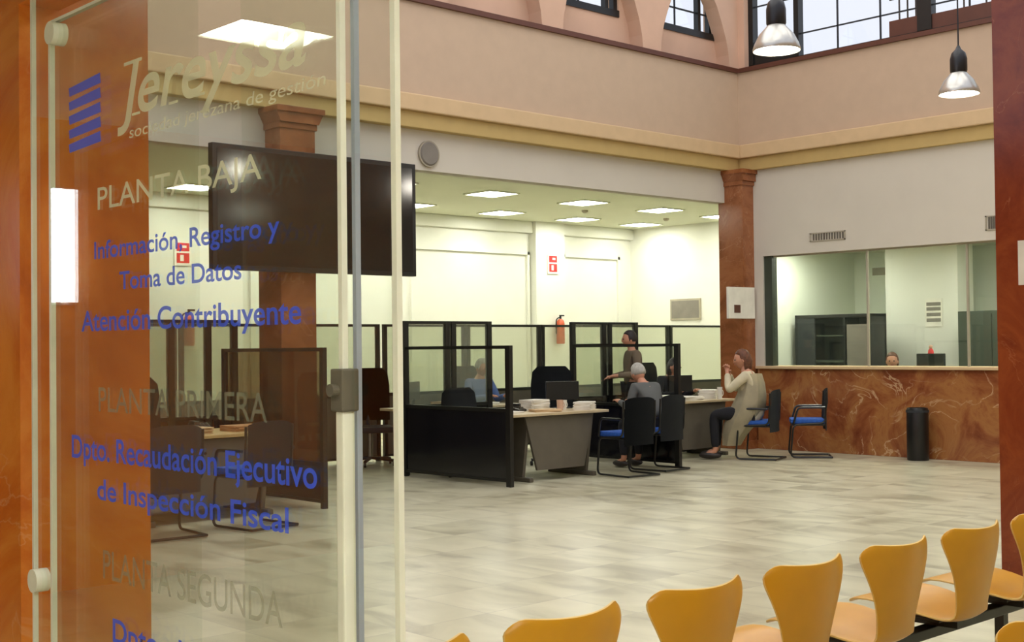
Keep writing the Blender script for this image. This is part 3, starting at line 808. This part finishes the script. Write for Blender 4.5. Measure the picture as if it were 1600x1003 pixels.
def phone(label, x, y, z, rz):
    t = thing('desk_phone', label, 'telephone', (x, y, z), rz)
    MB().prism([(-.09, 0), (.09, 0), (.09, .07), (-.09, .025)], 0, -.09, .09).build('phone_base', 'black_plastic', t)
    MB().box(-.085, -.035, -.09, .09, .06, .095, .012).build('handset', 'black_plastic', t, smooth=True)
    k = MB()
    for i in range(3):
        for j in range(4): k.box(-.01+i*.03, .008+i*.03, -.06+j*.03, -.045+j*.03, .03+j*.008, .05+j*.008)
    k.build('keypad', 'panel_grey', t)
phone('black desk telephone on the first desk near the screen', 9.95, 10.66, .75, .3)
phone('black desk telephone on the left wooden desk', 5.9, 10.55, .75, -.2)
def keyboard(label, x, y, z, rz):
    t = thing('keyboard', label, 'keyboard', (x, y, z), rz)
    MB().box(-.22, .22, -.07, .07, 0, .02, .004).build('board', 'black_plastic', t)
    k = MB()
    for i in range(14):
        for j in range(4): k.box(-.205+i*.0295, -.182+i*.0295, -.055+j*.028, -.034+j*.028, .02, .026)
    k.build('keys', 'charcoal_mesh', t)
keyboard('black keyboard on the left wooden desk', 5.45, 10.72, .75, .1)

# glass office furniture
t = thing('shelving_unit', 'black shelving cabinet behind the counter glass near the corner', 'cabinet', (16.2, 9.92, 0))
MB().box(0, .42, 0, .04, 0, 1.9).box(0, .42, 1.24, 1.28, 0, 1.9).box(0, .42, 0, 1.28, 1.85, 1.9, .01).box(.38, .42, 0, 1.28, 0, 1.9).box(0, .42, 0, 1.28, 0, .05).build('carcass', 'black_plastic', t)
MB().box(.02, .38, .04, 1.24, 1.2, 1.23).box(.02, .38, .04, .92, 1.58, 1.6).build('shelf', 'green_dark', t)
MB().box(.0, .03, .94, 1.24, .05, 1.85, .005).build('door', 'charcoal_mesh', t)
MB().box(.01, .03, .04, .4, .05, 1.75).build('door', 'speaker_grey', t)
MB().box(.0, .38, .42, .45, .05, 1.85).build('divider', 'black_plastic', t)
t = thing('storage_cupboard', 'dark green cupboard behind the counter glass beside the right pillar', 'cabinet', (16.6, 7.3, 0))
MB().box(0, .45, 0, 1.5, 0, 1.9, .005).build('carcass', 'green_dark', t)
for a in (.01, .51, 1.01): 
    dd = MB().box(-.015, 0, a, a+.48, .06, 1.86).build('door', 'green_dark', t)
    MB().box(-.03, -.015, a+.42, a+.44, .95, 1.1).build('handle', 'steel', dd)
t = thing('counter_desk', 'inner worktop behind the counter glass', 'desk', (15.46, 7.0, 0))
MB().box(0, .3, 0, 3.5, .88, .93, .005).build('worktop', 'desk_top', t)
for a in (.1, 1.7, 3.36): MB().box(.02, .28, a, a+.04, 0, .88).build('leg', 'panel_grey', t)
t = thing('desk_figurine', 'small red figurine on the monitor behind the counter glass', 'figurine', (15.6, 8.66, 1.33))
MB().lathe([(0, 0), (.04, 0), (.035, .04), (.015, .07), (0, .07)], seg=14).build('figurine_body', 'sign_red', t, smooth=True)
MB().sph((0, 0, .09), .026).build('figurine_head', 'salmon_paint', t, smooth=True)

# ------------------------------------------------------------------ people
def skin_mesh(chains, level=2):
    """chains: list of [(pos, radius), ...]; points with equal positions are shared. First point is the root."""
    vs, rd, es, ix = [], [], [], {}
    def vid(p, rr):
        k = tuple(round(c, 4) for c in p)
        if k not in ix: ix[k] = len(vs); vs.append(p); rd.append(rr)
        return ix[k]
    for ch in chains:
        prev = None
        for p, rr in ch:
            i = vid(p, rr)
            if prev is not None and prev != i: es.append((prev, i))
            prev = i
    me = bpy.data.meshes.new('sk'); me.from_pydata(vs, es, [])
    o = bpy.data.objects.new('sk', me); COL.objects.link(o)
    md = o.modifiers.new('skin', 'SKIN'); md.use_smooth_shade = True
    o.modifiers.new('sub', 'SUBSURF').levels = level
    for i, v in enumerate(me.skin_vertices[0].data):
        v.radius = (rd[i], rd[i]); v.use_root = (i == 0)
    bpy.context.view_layer.update()
    out = bpy.data.meshes.new_from_object(o.evaluated_get(bpy.context.evaluated_depsgraph_get()))
    bpy.data.objects.remove(o)
    return out
def from_mesh(name, me, mat, parent, extra=None):
    bm = bmesh.new(); bm.from_mesh(me)
    if extra: extra(bm)
    me2 = bpy.data.meshes.new(name); bm.to_mesh(me2); bm.free()
    for p in me2.polygons: p.use_smooth = True
    me2.materials.clear(); me2.materials.append(MATS[mat])
    o = bpy.data.objects.new(name, me2); COL.objects.link(o); o.parent = parent
    return o
def person(label, x, y, rz, P, top, bottom, hair, hairstyle='short', coat=False, scale=1.0, hd=(0, 0, 0)):
    """P: joints in local metres, facing +Y"""
    t = thing('person', label, 'person', (x, y, 0), rz)
    t.scale = (scale,)*3
    V = lambda *a: Vector(a)
    pel, wst, chs, nck, hc = [V(*P[k]) for k in ('pelvis', 'waist', 'chest', 'neck', 'head')]
    ch = [[(pel, .12), (wst, .11), (chs, .12), (nck, .05), (nck.lerp(hc, .6), .05)]]
    arms = []; legs = []
    for s, side in ((-1, 'l'), (1, 'r')):
        sh, el, wr = [V(*P[k+side]) for k in ('sh', 'el', 'wr')]
        hip, kn, an = [V(*P[k+side]) for k in ('hip', 'kn', 'an')]
        fwd = (wr-el).normalized()
        palm = wr+fwd*.07
        ch.append([(chs, .12), (sh, .052), (el, .038), (wr, .024), (palm, .03)])
        sd = fwd.cross(V(0, 0, 1)).normalized() if abs(fwd.z) < .95 else V(1, 0, 0)
        dn = sd.cross(fwd)*(1 if sd.cross(fwd).z < 0 else -1)
        for k, (off, ln) in enumerate(((-.027, .06), (-.009, .075), (.009, .07), (.027, .052))):
            b0 = palm+fwd*.028+sd*off; b1 = b0+fwd*ln*.55+dn*.008; b2 = b1+fwd*ln*.45+dn*.022
            ch.append([(palm, .03), (b0, .0085), (b1, .008), (b2, .007)])
        th = palm-fwd*.035+sd*(.032*-s); ch.append([(palm, .03), (th, .011), (th+fwd*.035+sd*(.014*-s)+dn*.01, .009)])
        toe = an+V(0, .15, -.045)
        ch.append([(pel, .12), (hip, .085), (kn, .058), (an, .038), (toe, .03)])
        arms.append([(chs, .14), (sh, .068), (sh.lerp(el, .5), .06), (el, .052), (el.lerp(wr, .6), .044), (wr, .036)])
        legs.append([(pel, .135), (hip, .1), (hip.lerp(kn, .5), .09), (kn, .07), (kn.lerp(an, .5), .06), (an+(kn-an)*.08, .05)])
    body = skin_mesh(ch, 1)
    R = Matrix.Rotation(hd[2], 4, 'Z') @ Matrix.Rotation(hd[0], 4, 'X') @ Matrix.Rotation(hd[1], 4, 'Y')
    TH = Matrix.Translation(hc) @ R
    def head(bm):
        g = bmesh.ops.create_uvsphere(bm, u_segments=20, v_segments=14, radius=1)
        for v in g['verts']:
            q = v.co
            w_ = .076 if q.z > -.2 else .076-.03*(-.2-q.z)
            nx, ny, nz = q.x*w_, q.y*.094, q.z*.116
            if q.z < -.3 and q.y > .2: ny *= .92; nx *= .86       # jaw
            if abs(q.x) < .2 and q.y > .8 and -.35 < q.z < .1: ny += .018*(1-abs(q.x)/.25)*(1 - abs(q.z+.15)/.3)  # nose
            v.co = TH @ Vector((nx, ny, nz))
        for s in (-1, 1):
            bmesh.ops.create_uvsphere(bm, u_segments=8, v_segments=6, radius=1, matrix=TH @ Matrix.Translation((s*.077, -.005, -.005)) @ Matrix.Diagonal((.01, .018, .03, 1)))
    from_mesh('body', body, 'skin', t, head)
    for s in (-1, 1):
        e = MB().sph(TH @ Vector((s*.03, .086, .006)), .0095, seg=8); e.build('eye', 'hair_dark', t, smooth=True)
    MB().sph(TH @ Vector((0, .09, -.052)), .022, .008, .006, seg=8, rot=R).build('mouth', 'lips', t, smooth=True)
    # hair
    hm = MB()
    hm.sph((0, 0, 0), 1, seg=20)
    for v in hm.bm.verts:
        q = v.co.copy()
        k = Vector((q.x*.088, q.y*.104-.01, q.z*.122+.012))
        if q.y > .35 and q.z < .45: k.y *= .55
        if q.z < -.1:
            if hairstyle == 'long': k.z -= .10*(-q.z); k.y = min(k.y, .0)-.012
            else: k.z *= .45; k.y = min(k.y, .02)
        v.co = TH @ k
    hm.build('hair', hair, t, smooth=True)
    torso = [[(pel, .145), (wst, .135), (chs, .145), (chs.lerp(nck, .75), .07)]]+arms
    if coat:
        torso.append([(pel, .145), (pel+(V(*P['hipl'])+V(*P['hipr']))*.0+V(0, .16, .01), .15)])
        torso.append([(pel, .145), (pel+V(0, -.08, -.12), .14)])
        cm = MB(); rings = []
        for cy, z, rx, ry in ((.0, 1.04, .15, .10), (.0, .92, .185, .135), (.02, .78, .21, .17), (.07, .6, .235, .21), (.16, .44, .22, .19), (.23, .3, .18, .14), (.27, .17, .15, .10)):
            rings.append([cm.bm.verts.new(((rx+.012*math.sin(a*7))*math.cos(a), cy+(ry+.012*math.sin(a*7))*math.sin(a), z)) for a in [2*PI*i/28 for i in range(28)]])
        for q0, q1 in zip(rings, rings[1:]):
            for i in range(28): cm.bm.faces.new((q0[i], q0[(i+1) % 28], q1[(i+1) % 28], q1[i]))
        bmesh.ops.solidify(cm.bm, geom=cm.bm.faces[:], thickness=.012)
        cm.build('coat_skirt', top, t, smooth=True)
    from_mesh('coat' if coat else 'shirt', skin_mesh(torso, 2), top, t)
    from_mesh('trousers', skin_mesh(legs, 2), bottom, t)
    for side in 'lr':
        an = V(*P['an'+side])
        MB().sph(an+V(0, .07, -.045), .048, .14, .042, seg=14).build('shoe', 'shoe_dark', t, smooth=True)
    return t
def seated(lean=0., headfwd=0., wr=None, kn=None):
    s, c = math.sin(lean), math.cos(lean)
    def U(x, y, z):   # upper body leans about the pelvis
        dz = z-.55
        return (x, y*c+dz*s, .55+dz*c-y*s)
    P = dict(pelvis=(0, 0, .57), waist=U(0, 0, .76), chest=U(0, .01, .94), neck=U(0, .02, 1.1), head=U(0, .05+headfwd, 1.22),
             shl=U(-.17, .0, 1.02), shr=U(.17, .0, 1.02), ell=U(-.24, .1, .8), elr=U(.24, .1, .8),
             wrl=(-.14, .42+s*.3, .84), wrr=(.14, .42+s*.3, .84),
             hipl=(-.1, .06, .56), hipr=(.1, .06, .56), knl=(-.13, .46, .55), knr=(.13, .46, .55), anl=(-.13, .44, .095), anr=(.13, .48, .095))
    if wr: P.update(wr)
    if kn: P.update(kn)
    return P
person('man in a blue shirt seated at a desk behind the tall black-framed screen', 11.3, 12.86, D(172), seated(.12), 'cloth_blue', 'cloth_black', 'hair_grey', hd=(-.25, 0, .2))
person('dark-haired clerk in black seated behind the paper-covered desk', 14.0, 11.9, D(168), seated(.3), 'cloth_black', 'cloth_black', 'hair_dark', 'long', hd=(-.2, 0, .2))
person('grey-haired visitor in dark clothes leaning forward on the chair behind the low screen', 11.66, 10.05, D(-8), seated(.42, wr=dict(wrl=(-.14, .5, .8), wrr=(.14, .5, .8))), 'cloth_grey', 'cloth_black', 'hair_grey', hd=(-.3, 0, 0))
person('person in a long beige coat seated with hands raised to the chin', 13.5, 9.99, D(26),
       seated(.12, wr=dict(ell=(-.2, .26, .84), elr=(.2, .26, .84), wrl=(-.05, .3, 1.04), wrr=(.06, .3, 1.03))), 'cloth_beige', 'cloth_black', 'hair_brown', 'long', coat=True, scale=1.06, hd=(-.1, 0, .3))
st = dict(pelvis=(0, 0, .92), waist=(0, 0, 1.08), chest=(0, .0, 1.27), neck=(0, .02, 1.44), head=(0, .05, 1.56), shl=(-.18, 0, 1.37), shr=(.18, 0, 1.37),
          ell=(-.24, .02, 1.1), elr=(.24, .02, 1.1), wrl=(-.16, .26, 1.08), wrr=(.16, .26, 1.06), hipl=(-.1, 0, .88), hipr=(.1, 0, .88), knl=(-.1, .02, .5), knr=(.1, .02, .5), anl=(-.1, 0, .095), anr=(.1, 0, .095))
person('standing person in a taupe jacket with short dark hair between the desks', 12.98, 11.58, D(58), st, 'cloth_taupe', 'cloth_black', 'hair_dark')
person('person with brown hair sitting low behind the counter glass', 16.02, 9.46, D(100), seated(.0), 'cloth_taupe', 'cloth_black', 'hair_brown', 'long', hd=(0, 0, .3))
dup(oc, (16.0, 9.44, 0), D(100), 'dark swivel chair behind the counter glass under the brown-haired person').scale.z = .85
